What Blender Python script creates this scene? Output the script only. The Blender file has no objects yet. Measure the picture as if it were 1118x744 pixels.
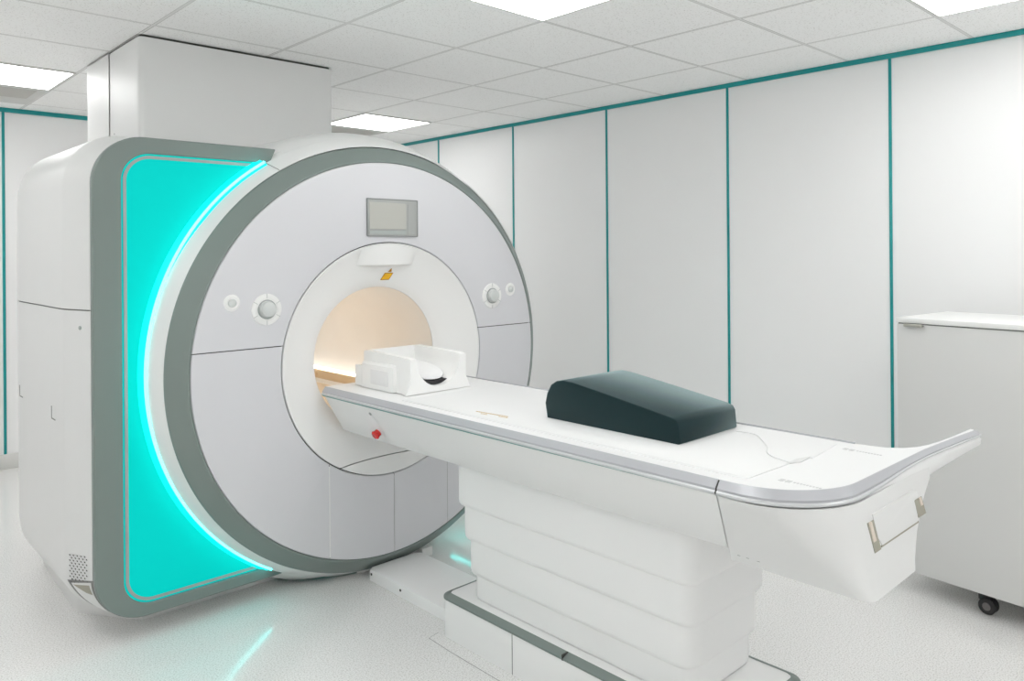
import bpy, bmesh, math
from math import pi, sin, cos, sqrt, atan2, hypot
from mathutils import Vector, Matrix

scene = bpy.context.scene
COL = scene.collection

# ------------------------------------------------------------------ materials
def node(nt, kind, **inputs):
    n = nt.nodes.new(kind)
    for k, v in inputs.items():
        n.inputs[k.replace('_', ' ')].default_value = v
    return n

def mat(name, col, rough=0.5, metal=0.0, spec=0.5, coat=0.0, var=0.0, var_scale=6.0,
        bump=0.0, bump_scale=400.0, emit=None, emit_strength=0.0):
    m = bpy.data.materials.new(name)
    m.use_nodes = True
    nt = m.node_tree
    b = nt.nodes['Principled BSDF']
    b.inputs['Base Color'].default_value = (*col, 1)
    b.inputs['Roughness'].default_value = rough
    b.inputs['Metallic'].default_value = metal
    b.inputs['Specular IOR Level'].default_value = spec
    b.inputs['Coat Weight'].default_value = coat
    b.inputs['Coat Roughness'].default_value = 0.08
    tc = nt.nodes.new('ShaderNodeTexCoord')
    # every material carries a fine procedural variation
    nz = node(nt, 'ShaderNodeTexNoise', Scale=var_scale, Detail=4.0)
    nt.links.new(tc.outputs['Object'], nz.inputs['Vector'])
    mx = nt.nodes.new('ShaderNodeMix'); mx.data_type = 'RGBA'
    mx.inputs[6].default_value = (*[c * (1 - var) for c in col], 1)
    mx.inputs[7].default_value = (*[min(1, c * (1 + var)) for c in col], 1)
    nt.links.new(nz.outputs['Fac'], mx.inputs[0])
    nt.links.new(mx.outputs[2], b.inputs['Base Color'])
    if bump > 0:
        n2 = node(nt, 'ShaderNodeTexNoise', Scale=bump_scale, Detail=3.0)
        nt.links.new(tc.outputs['Object'], n2.inputs['Vector'])
        bp = nt.nodes.new('ShaderNodeBump'); bp.inputs['Strength'].default_value = bump
        bp.inputs['Distance'].default_value = 0.002
        nt.links.new(n2.outputs['Fac'], bp.inputs['Height'])
        nt.links.new(bp.outputs['Normal'], b.inputs['Normal'])
    if emit:
        b.inputs['Emission Color'].default_value = (*emit, 1)
        b.inputs['Emission Strength'].default_value = emit_strength
    return m

M = {}
M['white'] = mat('scanner_white', (.685, .685, .68), .38, var=.012)
M['ring_white'] = mat('ring_white', (.76, .765, .76), .35, var=.01)
M['plate'] = mat('faceplate_pale_grey', (.625, .625, .65), .34, var=.01)
M['funnel'] = mat('funnel_white', (.83, .83, .825), .38, var=.008)
M['grey'] = mat('grey_green_band', (.190, .228, .214), .42, spec=.5, var=.03)
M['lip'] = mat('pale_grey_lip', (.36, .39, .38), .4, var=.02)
M['lip2'] = mat('pale_seam', (.66, .66, .66), .5, var=.02)
M['dark'] = mat('dark_gap', (.055, .055, .05), .8, var=.05)
M['seam'] = mat('seam_grey', (.20, .20, .195), .7, var=.03)
M['cyan'] = mat('cyan_backlit_panel', (.0, .36, .335), .5, spec=.06, var=.01, emit=(0.0, .66, .60), emit_strength=.50)
M['led'] = mat('cyan_led', (.3, .95, .9), .4, emit=(.062, 1.0, .94), emit_strength=5.2)
M['led_halo'] = mat('cyan_led_halo', (.0, .6, .56), .4, emit=(0.0, .90, .84), emit_strength=.75)  # emissive colour imitating the halo round the strip
M['teal'] = mat('teal_trim', (.006, .295, .30), .32, var=.04)
M['teal_soft'] = mat('soft_teal_line', (.14, .33, .31), .4, var=.05)
M['liner'] = mat('beige_liner', (.885, .862, .828), .45, var=.03)
M['tan'] = mat('tan_rail', (.74, .60, .42), .4, var=.05)
M['bore_led'] = mat('warm_lamp', (.9, .88, .82), .4, emit=(1.0, .985, .95), emit_strength=4.4)
M['deck'] = mat('table_top_white', (.79, .79, .79), .36, var=.006)
M['pad'] = mat('table_pad_white', (.775, .775, .775), .5, var=.008)
M['end'] = mat('end_cover_white', (.715, .715, .71), .4, var=.01)
M['side'] = mat('table_side_white', (.78, .78, .775), .4, var=.01)
M['silver'] = mat('silver_rail', (.46, .465, .49), .38, metal=.2, var=.02)
M['silver_lip'] = mat('silver_rail_lip', (.60, .61, .62), .3, metal=.2, var=.02)
M['bellows'] = mat('pedestal_white', (.80, .80, .797), .42, var=.01)
M['coil'] = mat('coil_white', (.86, .86, .85), .4, var=.01)
M['foam'] = mat('dark_teal_vinyl', (.003, .018, .021), .50, spec=.10, var=.06, var_scale=20, bump=.25, bump_scale=900)
M['cab'] = mat('cabinet_pale_grey', (.66, .66, .65), .4, var=.012)
M['cab_top'] = mat('cabinet_top_white', (.84, .84, .83), .3, var=.008)
M['metal'] = mat('brushed_metal', (.52, .51, .46), .35, metal=.8, var=.05)
M['rubber'] = mat('black_rubber', (.018, .017, .018), .55, var=.1)
M['hub'] = mat('grey_hub', (.16, .15, .15), .5, var=.05)
M['red'] = mat('red_button', (.62, .015, .012), .25, coat=.5, var=.02)
M['yellow'] = mat('warning_yellow', (.86, .47, .01), .5, var=.03)
M['orange'] = mat('warning_orange', (.45, .19, .0), .5, var=.03)
M['print_grey'] = mat('printed_grey', (.58, .58, .58), .6, var=.03)
M['print_gold'] = mat('printed_gold', (.58, .42, .2), .6, var=.05)
M['bezel'] = mat('display_bezel', (.36, .37, .36), .35, metal=.15, var=.02)
M['screen'] = mat('display_screen', (.45, .45, .415), .18, var=.03)
M['screen_edge'] = mat('display_dark_edge', (.22, .23, .225), .3, var=.03)
M['button'] = mat('button_grey', (.58, .60, .59), .3, var=.01)
M['button_ring'] = mat('button_white', (.80, .80, .79), .3, var=.01)
M['duct'] = mat('duct_paint', (.78, .78, .775), .44, spec=.5, var=.01)
M['wall'] = mat('wall_panel_white', (.885, .885, .887), .38, spec=.4, var=.008, var_scale=1.5)
M['base'] = mat('baseboard_white', (.68, .68, .66), .4, var=.02)
M['beige'] = mat('catch_beige', (.68, .60, .52), .5, var=.03)
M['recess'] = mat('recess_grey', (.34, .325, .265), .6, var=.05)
M['lamp'] = mat('lamp_diffuser', (.9, .9, .9), .5, emit=(1.0, 1.0, .995), emit_strength=7.6)
M['lamp_frame'] = mat('lamp_frame', (.62, .62, .60), .5, var=.02)
M['vent'] = mat('vent_grey', (.50, .49, .46), .5, var=.05)
M['vent_dark'] = mat('vent_dark', (.11, .105, .08), .7, var=.08)
M['cord'] = mat('cord_grey', (.72, .725, .72), .45, var=.03)

_b = M['foam'].node_tree.nodes['Principled BSDF']
_b.inputs['Sheen Weight'].default_value = .85; _b.inputs['Sheen Roughness'].default_value = .36
_b.inputs['Coat Weight'].default_value = .6; _b.inputs['Coat Roughness'].default_value = .45; _b.inputs['Coat IOR'].default_value = 1.25
_b.inputs['Coat Tint'].default_value = (.85, 1, 1, 1)
_b.inputs['Sheen Tint'].default_value = (.74, .95, .97, 1)

def ceiling_mat(x0, y0, T=.6):
    m = bpy.data.materials.new('ceiling_tiles'); m.use_nodes = True
    nt = m.node_tree; b = nt.nodes['Principled BSDF']; L = nt.links.new
    b.inputs['Roughness'].default_value = .9
    b.inputs['Specular IOR Level'].default_value = .15
    tc = nt.nodes.new('ShaderNodeTexCoord')
    sp = nt.nodes.new('ShaderNodeSeparateXYZ'); L(tc.outputs['Object'], sp.inputs[0])
    def mth(op, a, v=None, c=None):
        n = nt.nodes.new('ShaderNodeMath'); n.operation = op
        if isinstance(a, (int, float)): n.inputs[0].default_value = a
        else: L(a, n.inputs[0])
        if v is not None:
            if isinstance(v, (int, float)): n.inputs[1].default_value = v
            else: L(v, n.inputs[1])
        if c is not None: n.inputs[2].default_value = c
        return n.outputs[0]
    def dist(sock, o):
        f = mth('FRACT', mth('DIVIDE', mth('SUBTRACT', sock, o - 60), T))
        return mth('MULTIPLY', mth('MINIMUM', f, mth('SUBTRACT', 1.0, f)), T)
    dx = dist(sp.outputs[0], x0); dy = dist(sp.outputs[1], y0)
    d = mth('MINIMUM', dx, dy)
    bar = mth('LESS_THAN', d, .0065)                 # the T-bar
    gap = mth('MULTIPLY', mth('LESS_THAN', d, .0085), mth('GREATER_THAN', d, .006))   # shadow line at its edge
    patch = node(nt, 'ShaderNodeTexNoise', Scale=1.1, Detail=2.0); L(tc.outputs['Object'], patch.inputs['Vector'])
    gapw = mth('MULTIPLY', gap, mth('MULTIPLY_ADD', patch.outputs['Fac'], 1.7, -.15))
    # pin-hole speckle
    v = node(nt, 'ShaderNodeTexVoronoi', Scale=95.0); L(tc.outputs['Object'], v.inputs['Vector'])
    n1 = node(nt, 'ShaderNodeTexNoise', Scale=140.0, Detail=5.0, Roughness=.7); L(tc.outputs['Object'], n1.inputs['Vector'])
    hole = mth('MULTIPLY', mth('LESS_THAN', v.outputs['Distance'], .30), mth('GREATER_THAN', n1.outputs['Fac'], .50))
    base = nt.nodes.new('ShaderNodeMix'); base.data_type = 'RGBA'
    base.inputs[6].default_value = (.93, .93, .925, 1); base.inputs[7].default_value = (.70, .695, .675, 1)
    fac = mth('MULTIPLY', hole, mth('SUBTRACT', 1.0, bar)); L(fac, base.inputs[0])
    mb = nt.nodes.new('ShaderNodeMix'); mb.data_type = 'RGBA'; mb.inputs[7].default_value = (.76, .76, .75, 1)
    L(base.outputs[2], mb.inputs[6]); L(bar, mb.inputs[0])
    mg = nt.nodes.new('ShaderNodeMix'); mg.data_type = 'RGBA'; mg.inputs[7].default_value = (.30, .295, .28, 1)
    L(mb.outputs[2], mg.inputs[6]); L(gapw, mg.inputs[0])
    L(mg.outputs[2], b.inputs['Base Color'])
    bp = nt.nodes.new('ShaderNodeBump'); bp.inputs['Strength'].default_value = .25; bp.inputs['Distance'].default_value = .002
    L(n1.outputs['Fac'], bp.inputs['Height']); L(bp.outputs['Normal'], b.inputs['Normal'])
    return m

def floor_mat():
    m = bpy.data.materials.new('speckled_vinyl_floor'); m.use_nodes = True
    nt = m.node_tree; b = nt.nodes['Principled BSDF']; L = nt.links.new
    tc = nt.nodes.new('ShaderNodeTexCoord')
    n1 = node(nt, 'ShaderNodeTexNoise', Scale=190.0, Detail=4.0, Roughness=.6); L(tc.outputs['Object'], n1.inputs['Vector'])
    r = nt.nodes.new('ShaderNodeValToRGB')
    r.color_ramp.elements[0].position = .36; r.color_ramp.elements[0].color = (.58, .57, .55, 1)
    r.color_ramp.elements[1].position = .50; r.color_ramp.elements[1].color = (.80, .795, .785, 1)
    e = r.color_ramp.elements.new(.68); e.color = (.86, .857, .85, 1)
    L(n1.outputs['Fac'], r.inputs['Fac'])
    n2 = node(nt, 'ShaderNodeTexNoise', Scale=3.0, Detail=3.0); L(tc.outputs['Object'], n2.inputs['Vector'])
    mx = nt.nodes.new('ShaderNodeMix'); mx.data_type = 'RGBA'; mx.blend_type = 'MULTIPLY'
    mx.inputs[0].default_value = .05
    L(r.outputs['Color'], mx.inputs[6]); L(n2.outputs['Fac'], mx.inputs[7])
    L(mx.outputs[2], b.inputs['Base Color'])
    b.inputs['Roughness'].default_value = .12
    b.inputs['Specular IOR Level'].default_value = .5
    n3 = node(nt, 'ShaderNodeTexNoise', Scale=60.0, Detail=3.0); L(tc.outputs['Object'], n3.inputs['Vector'])
    bp = nt.nodes.new('ShaderNodeBump'); bp.inputs['Strength'].default_value = .02; bp.inputs['Distance'].default_value = .002
    L(n3.outputs['Fac'], bp.inputs['Height']); L(bp.outputs['Normal'], b.inputs['Normal'])
    return m

# ------------------------------------------------------------------ objects
def root(name, label, cat, loc, group=None):
    o = bpy.data.objects.new(name, None)
    o.empty_display_size = .1
    COL.objects.link(o); o.location = loc
    o['label'] = label; o['category'] = cat
    if group: o['group'] = group
    return o

ORG = {}
def obj(name, bm, m, parent=None, smooth=35, label=None):
    """world-space bmesh -> ONE mesh object; children are stored relative to their thing"""
    bmesh.ops.remove_doubles(bm, verts=bm.verts, dist=1e-5)
    bmesh.ops.recalc_face_normals(bm, faces=bm.faces)
    off = Vector((0, 0, 0)); r = parent
    while r is not None:
        off += r.location; r = r.parent
    bmesh.ops.translate(bm, verts=bm.verts, vec=-off)
    me = bpy.data.meshes.new(name)
    bm.to_mesh(me); bm.free()
    for p in me.polygons: p.use_smooth = True
    me.set_sharp_from_angle(angle=math.radians(smooth))
    me.materials.append(m)
    o = bpy.data.objects.new(name, me); COL.objects.link(o)
    o.parent = parent
    if label: o['label'] = label
    return o

def thing(o, label, cat, group=None):
    o['label'] = label; o['category'] = cat
    if group: o['group'] = group
    return o

def struct(o):
    o['kind'] = 'structure'; return o

NB = bmesh.new
def add_box(bm, x0, x1, y0, y1, z0, z1, bev=0, seg=2):
    t = NB()
    bmesh.ops.create_cube(t, size=1)
    bmesh.ops.scale(t, verts=t.verts, vec=(x1 - x0, y1 - y0, z1 - z0))
    bmesh.ops.translate(t, verts=t.verts, vec=((x0 + x1) / 2, (y0 + y1) / 2, (z0 + z1) / 2))
    if bev > 0: bmesh.ops.bevel(t, geom=t.edges[:], offset=bev, segments=seg, profile=.5, affect='EDGES')
    join(bm, t)
def box(*a, **k):
    bm = NB(); add_box(bm, *a, **k); return bm
def join(bm, t):
    me = bpy.data.meshes.new('tmp'); t.to_mesh(me); t.free()
    bm.from_mesh(me); bpy.data.meshes.remove(me)

def loft(bm, rings, closed=True, cap0=True, cap1=True):
    R = [[bm.verts.new(p) for p in r] for r in rings]
    n = len(R[0])
    for a, b in zip(R, R[1:]):
        for i in range(n if closed else n - 1):
            j = (i + 1) % n
            try: bm.faces.new((a[i], a[j], b[j], b[i]))
            except ValueError: pass
    if cap0: bm.faces.new(R[0])
    if cap1: bm.faces.new(R[-1][::-1])
    return R

def prism_y(poly, y0, y1, bev=0, seg=2):
    """XZ outline pushed along Y"""
    bm = NB(); loft(bm, [[(x, y0, z) for x, z in poly], [(x, y1, z) for x, z in poly]])
    if bev: bmesh.ops.bevel(bm, geom=[e for e in bm.edges if abs(e.verts[0].co.y - e.verts[1].co.y) < 1e-6], offset=bev, segments=seg, profile=.5, affect='EDGES')
    return bm
def prism_z(poly, z0, z1, bev=0, seg=2):
    bm = NB(); loft(bm, [[(x, y, z0) for x, y in poly], [(x, y, z1) for x, y in poly]])
    if bev: bmesh.ops.bevel(bm, geom=[e for e in bm.edges if abs(e.verts[0].co.z - e.verts[1].co.z) < 1e-6 and e.verts[0].co.z > max(z0, z1) - 1e-6], offset=bev, segments=seg, profile=.5, affect='EDGES')
    return bm

def revolve(bm, prof, cx, cz, n=160, a0=0, a1=2 * pi):
    """profile of (radius, y) swept about an axis along Y"""
    full = abs(a1 - a0 - 2 * pi) < 1e-6
    rings = []
    for k in range(n if full else n + 1):
        a = a0 + (a1 - a0) * k / n
        rings.append([bm.verts.new((cx + r * cos(a), y, cz + r * sin(a))) for r, y in prof])
    m = len(rings)
    for k in range(m if full else m - 1):
        A, B = rings[k], rings[(k + 1) % m]
        for i in range(len(prof) - 1):
            bm.faces.new((A[i], A[i + 1], B[i + 1], B[i]))
def rev(prof, cx, cz, **k):
    bm = NB(); revolve(bm, prof, cx, cz, **k); return bm
def cut(bm, co, no, clear='outer'):
    bmesh.ops.bisect_plane(bm, geom=bm.verts[:] + bm.edges[:] + bm.faces[:], plane_co=co, plane_no=no,
                           clear_outer=(clear == 'outer'), clear_inner=(clear == 'inner'))
    return bm

def tube(pts, r, n=10, closed=False):
    bm = NB(); P = [Vector(p) for p in pts]; rings = []
    up = Vector((0, 0, 1))
    for i, p in enumerate(P):
        t = (P[min(i + 1, len(P) - 1)] - P[max(i - 1, 0)]).normalized()
        u = t.cross(up)
        if u.length < 1e-4: u = t.cross(Vector((0, 1, 0)))
        u.normalize(); v = u.cross(t)
        rr = r[i] if isinstance(r, (list, tuple)) else r
        rings.append([p + (u * cos(2 * pi * k / n) + v * sin(2 * pi * k / n)) * rr for k in range(n)])
    loft(bm, rings); return bm

def disc_y(cx, cz, prof, n=40, y_sign=1):
    """turned knob about the Y axis, profile (radius, y)"""
    bm = NB(); revolve(bm, prof, cx, cz, n=n); 
    bmesh.ops.remove_doubles(bm, verts=bm.verts, dist=1e-6); return bm

def arc(cx, cy, r, a0, a1, n):
    return [(cx + r * cos(a0 + (a1 - a0) * k / n), cy + r * sin(a0 + (a1 - a0) * k / n)) for k in range(n + 1)]

def strip(bm, A, B):
    """quads between two equally long point rows"""
    a = [bm.verts.new(p) for p in A]; b = [bm.verts.new(p) for p in B]
    for i in range(len(a) - 1): bm.faces.new((a[i], a[i + 1], b[i + 1], b[i]))
    return bm

# ------------------------------------------------------------------ room
CEIL = 2.434
XW, YB = 4.05, 6.22           # right wall, back wall
XL, YF_ = -1.6, -2.6          # left wall, wall behind the photographer
TX, TY = 2.357, 2.3665        # ceiling grid origin
struct(obj('floor', box(XL - .1, XW + .1, YF_ - .1, YB + .1, -.08, 0), floor_mat()))
struct(obj('ceiling', box(XL - .1, XW + .1, YF_ - .1, YB + .1, CEIL, CEIL + .08), ceiling_mat(TX, TY)))
struct(obj('wall_right', box(XW, XW + .1, YF_ - .1, YB + .1, 0, CEIL), M['wall']))
struct(obj('wall_back', box(XL - .1, XW, YB, YB + .1, 0, CEIL), M['wall']))
struct(obj('wall_left', box(XL - .1, XL, YF_ - .1, YB, 0, CEIL), M['wall']))
struct(obj('wall_front', box(XL, XW, YF_ - .1, YF_, 0, CEIL), M['wall']))
tn = 0
def trim(bm):
    global tn
    tn += 1
    struct(obj('trim_%d' % tn, bm, M['teal']))
trim(box(XW - .010, XW, YF_, YB, CEIL - .026, CEIL, bev=.002))
trim(box(XL, XW - .01, YB - .010, YB, CEIL - .030, CEIL, bev=.002))
for k in range(-3, 5):
    y = 1.552 + .9495 * k
    trim(box(XW - .007, XW, y - .0075, y + .0075, 0, CEIL - .026, bev=.002))
for x in (1.06, .11, -.84):
    trim(box(x - .0085, x + .0085, YB - .007, YB, .10, CEIL - .03, bev=.002))
struct(obj('baseboard_back', box(XL, XW, YB - .014, YB, 0, .10, bev=.004), M['base']))
struct(obj('baseboard_right', box(XW - .006, XW, YF_, YB - .014, 0, .08, bev=.002), M['base']))

# ceiling lights and vents
def cell(i, j): return TX + .6 * i, TY + .6 * j
def light(i, j, label):
    x, y = cell(i, j)
    r = root('ceiling_light', label, 'ceiling light', (x + .3, y + .3, CEIL), 'recessed ceiling light panels')
    bm = NB()
    for a in ((x + .008, x + .018, y + .008, y + .592), (x + .582, x + .592, y + .008, y + .592),
              (x + .018, x + .582, y + .008, y + .018), (x + .018, x + .582, y + .582, y + .592)):
        add_box(bm, *a, CEIL - .007, CEIL - .0005)
    obj('frame', bm, M['lamp_frame'], r)
    obj('diffuser', box(x + .018, x + .582, y + .018, y + .582, CEIL - .005, CEIL - .0005), M['lamp'], r)
light(-1, -1, 'bright square ceiling light cut by the top edge above the scanner front')
light(1, 4, 'bright ceiling light seen between the white duct and the right wall')
light(-3, 4, 'bright ceiling light at far left, left of the white duct')
light(1, -3, 'bright ceiling light at top right, close to the teal-topped wall')
HID = 'added ceiling light outside the picture, over the camera side of the room'
for ij in ((-3, -2), (-5, 1), (-5, -2), (-2, -5), (1, -6), (-5, -6), (-1, -7), (-5, 5)):  # invented panels out of view, added to help light the room
    light(*ij, HID)
def vent(i, j, label):
    x, y = cell(i, j)
    r = root('ceiling_vent', label, 'air vent', (x + .3, y + .3, CEIL), 'ceiling air vents')
    bm = NB()
    for a in ((x + .01, x + .59, y + .008, y + .04), (x + .01, x + .59, y + .36, y + .59),
              (x + .01, x + .06, y + .04, y + .36), (x + .54, x + .59, y + .04, y + .36)):
        add_box(bm, *a, CEIL - .008, CEIL - .0005, bev=.001)
    obj('frame', bm, M['lamp_frame'], r)
    obj('backing', box(x + .06, x + .54, y + .04, y + .36, CEIL - .0025, CEIL - .0005), M['vent_dark'], r)
    for k in range(7):
        yy = y + .055 + k * .044
        t = NB()
        loft(t, [[(xx, yy, CEIL - .002), (xx, yy + .022, CEIL - .012), (xx, yy + .025, CEIL - .012), (xx, yy + .004, CEIL - .002)] for xx in (x + .06, x + .54)])
        obj('slat', t, M['vent'], r)
vent(1, 5, 'slatted grey ceiling vent behind the light beside the white duct')
vent(-3, 5, 'slatted grey ceiling vent at far left behind the ceiling light')

# ------------------------------------------------------------------ MRI scanner
CX, CZ = 1.937, .965          # bore axis
YP = 2.92                     # face plane
mri = root('mri_scanner', 'large white MRI scanner with round pale grey face and glowing cyan side panel', 'MRI scanner', (1.94, 3.6, 0))

# --- left wing of the housing
def outline(xl, zt, zb, rt, rb, xr=1.56, n=14):
    p = [(xr, zt), (xl + rt + .25, zt)]
    p += arc(xl + rt, zt - rt, rt, pi / 2, pi, n)
    zs = (zt - rt, zb + rb)
    p += [(xl, zs[0] + (zs[1] - zs[0]) * k / 30) for k in range(1, 30)]
    p += arc(xl + rb, zb + rb, rb, pi, 3 * pi / 2, n)
    p += [(xl + rb + .25, zb), (xr, zb)]
    return p
SEC = [(3.112, .7885, 1.8722, .0825, .1814, .1793), (3.268, .743, 1.895, .09, .20, .17),
       (3.285, .740, 1.896, .09, .20, .17), (4.02, .740, 1.896, .09, .20, .17), (4.12, .752, 1.886, .10, .21, .18),
       (4.20, .785, 1.862, .12, .22, .2), (4.26, .84, 1.82, .15, .23, .2), (4.29, .92, 1.75, .2, .24, .2)]
def wing(inset=0):
    bm = NB()
    loft(bm, [[(x, y, z) for x, z in outline(xl + inset, zt - inset, zb + inset, rt, rb)] for y, xl, zt, zb, rt, rb in SEC])
    return bm
SEAMZ = 1.233
up = cut(wing(), (0, 0, SEAMZ + .0022), (0, 0, 1), 'inner')
obj('upper_side_cover', up, M['white'], mri)
lo = cut(wing(), (0, 0, SEAMZ - .0022), (0, 0, 1), 'outer')
lower_side = obj('lower_side_cover', lo, M['white'], mri)
core = wing(.006); cut(core, (0, 3.125, 0), (0, 1, 0), 'inner'); cut(core, (0, 0, SEAMZ + .03), (0, 0, 1), 'outer'); cut(core, (0, 0, SEAMZ - .03), (0, 0, 1), 'inner')
obj('cover_seam', core, M['seam'], mri, label='dark grey seam round the side cover')
# plinth under the wing
obj('plinth', prism_z([(.860, 4.2), (.846, 3.915), (.833, 3.54), (.840, 3.50), (.871, 3.45), (.939, 3.338), (1.0, 3.255), (1.03, 3.25), (1.55, 3.245), (1.55, 4.2)], 0, .125, bev=.008), M['white'], mri)

# points on the bevelled side between frame and kink: s runs back, then height
def side_pt(s, z, off=0.0):
    xl = .792 + (.743 - .792) * s; y = 3.10 + .168 * s
    zb = .082 + .008 * s; rb = .18 - .01 * s
    x = xl
    nx, nz = -1.0, 0.0
    if z < zb + rb:
        dz = zb + rb - z
        x = xl + rb - sqrt(max(0, rb * rb - dz * dz)); nx, nz = -(xl + rb - x) / rb, -dz / rb
    nv = Vector((nx, -.28 * abs(nx), nz)).normalized()
    return Vector((x, y, z)) + nv * off
def side_poly(pts, off, sub=6):
    """filled patch draped on the bevelled side: pts are (s,z) of a quad"""
    bm = NB(); (a, b, c, d) = pts
    g = []
    for i in range(sub + 1):
        row = []
        for j in range(sub + 1):
            u, v = i / sub, j / sub
            s = (1 - u) * (1 - v) * a[0] + u * (1 - v) * b[0] + u * v * c[0] + (1 - u) * v * d[0]
            z = (1 - u) * (1 - v) * a[1] + u * (1 - v) * b[1] + u * v * c[1] + (1 - u) * v * d[1]
            row.append(bm.verts.new(side_pt(s, z, off)))
        g.append(row)
    for i in range(sub):
        for j in range(sub): bm.faces.new((g[i][j], g[i + 1][j], g[i + 1][j + 1], g[i][j + 1]))
    return bm
# pierced speaker grille
bm = NB()
for r_ in range(11):
    for c in range(5):
        s = .86 - (c + (.5 if r_ % 2 else 0)) * .135
        z = .328 - r_ * .0098 + .018 * (.86 - s)
        p = side_pt(s, z, .0012)
        vs = []
        for k in range(8):
            a = 2 * pi * k / 8
            vs.append(bm.verts.new(p + Vector((-.28 * .0062 * cos(a) * .5, .0066 * cos(a), .0027 * sin(a)))))
        bm.faces.new(vs)
obj('speaker_grille', bm, M['dark'], lower_side, label='pierced dark speaker holes')
obj('lock_button', tube([side_pt(.43, 1.168, .0), side_pt(.43, 1.168, .003)], .0075, 14), M['lip'], lower_side, label='small grey round lock')
# handle recess at the foot
obj('handle_seam', side_poly([(.98, .232), (-.02, .262), (-.02, .105), (.55, .118)], .0015, 10), M['seam'], lower_side)
obj('handle_recess', side_poly([(.84, .226), (.10, .252), (.05, .124), (.48, .134)], .0026, 10), M['white'], lower_side)
obj('handle_scoop', side_poly([(.78, .222), (.16, .240), (.12, .205), (.35, .205)], .0036, 8), M['recess'], lower_side, label='dark grey finger scoop')
# little latch marks on the side
for (y, z) in ((4.0, .82), (3.44, .805)):
    bm = NB()
    add_box(bm, .7385, .7405, y + .015, y + .019, z, z + .045)
    add_box(bm, .7385, .7405, y - .04, y + .017, z - .004, z)
    obj('latch_mark', bm, M['seam'], mri)

# --- ring housing behind the face
bm = rev([(.980, 3.080), (.995, 3.098), (1.024, 3.16), (1.036, 3.22), (1.0375, 3.26), (1.0375, 4.25), (1.02, 4.40), (.94, 4.52), (.80, 4.56), (.32, 4.56)], 1.945, .965, n=200)
cut(bm, (0, 0, .012), (0, 0, 1), 'inner')
obj('ring_housing', bm, M['ring_white'], mri)
bm = NB()
prof = [(.9416, 2.986), (.9475, 2.992), (.984, 3.068)]
revolve(bm, prof, 1.940, .969, n=220)
cut(bm, (0, 0, .004), (0, 0, 1), 'inner')
ringw = obj('flared_ring', bm, M['ring_white'], mri)
a = math.radians(121.5)
bm = NB(); strip(bm, [(1.94 + (r + .0015) * cos(a), y - .0015, .969 + (r + .0015) * sin(a)) for r, y in prof], [(1.94 + (r + .0015) * cos(a - .0035), y - .0015, .969 + (r + .0015) * sin(a - .0035)) for r, y in prof])
obj('ring_seam', bm, M['seam'], ringw)
# grey rim band
bm = rev([(.868, 2.930), (.8725, 2.924), (.878, 2.9245), (.936, 2.976), (.9416, 2.984), (.9416, 2.992)], CX, CZ, n=220)
cut(bm, (0, 0, .004), (0, 0, 1), 'inner')
obj('rim_band', bm, M['grey'], mri, label='dark grey-green rim round the pale face')

# --- pale face covers
FP = [(.5165, 2.945), (.5165, 2.927), (.519, 2.9215), (.524, 2.92), (.862, 2.92), (.8675, 2.922), (.870, 2.928), (.870, 2.945)]
obj('face_backing', rev([(.508, 2.9405), (.875, 2.9405)], CX, CZ, n=120), M['dark'], mri)
SZ = 1.0635
def face(): return rev(FP, CX, CZ, n=240)
obj('upper_face_cover', cut(face(), (0, 0, SZ + .0018), (0, 0, 1), 'inner'), M['plate'], mri)
def low(xa, xb):
    bm = cut(face(), (0, 0, SZ - .0018), (0, 0, 1), 'outer')
    if xa is not None: cut(bm, (xa + .0011, 0, 0), (1, 0, 0), 'inner')
    if xb is not None: cut(bm, (xb - .0011, 0, 0), (1, 0, 0), 'outer')
    return obj('lower_face_cover', bm, M['plate'], mri)
low(None, 1.628); low(1.628, 1.948); low(1.948, 2.246); low(2.246, None)
for x in (1.628, 1.948, 2.246):
    zo = CZ - sqrt(.866 ** 2 - (x - CX) ** 2) + .003; zi = CZ - sqrt(.522 ** 2 - (x - CX) ** 2) - .006
    yf = 2.9185 if x < 1.7 else 2.9215
    obj('cover_joint', box(x - .0022, x + .0022, yf, 2.935, zo, zi, bev=.0004), M['ring_white'] if x < 1.7 else M['bezel'], mri)

# --- display
dsp = obj('control_display', prism_y([(1.818, 1.669), (2.079, 1.671), (2.079, 1.509), (1.821, 1.509)], 2.914, 2.935, bev=.0015), M['bezel'], mri, label='grey control display with pale screen')
obj('screen', prism_y([(1.8255, 1.658), (2.018, 1.655), (2.018, 1.540), (1.8275, 1.540)], 2.9125, 2.916), M['screen'], dsp)
bm = NB()
for a in ((1.816, 2.081, 1.6695, 1.6735), (2.0785, 2.083, 1.508, 1.672), (1.819, 2.081, 1.506, 1.5095), (1.815, 1.8185, 1.508, 1.672)):
    add_box(bm, a[0], a[1], 2.913, 2.93, a[2], a[3])
obj('display_rim', bm, M['screen_edge'], dsp)
obj('button_strip', prism_y([(1.8285, 1.532), (2.018, 1.532), (2.018, 1.5165), (1.8285, 1.5165)], 2.9130, 2.9155), M['lip'], dsp)
obj('button_strip', prism_y([(2.028, 1.652), (2.068, 1.652), (2.068, 1.5165), (2.028, 1.5165)], 2.9132, 2.9155), M['bezel'], dsp)

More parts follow.
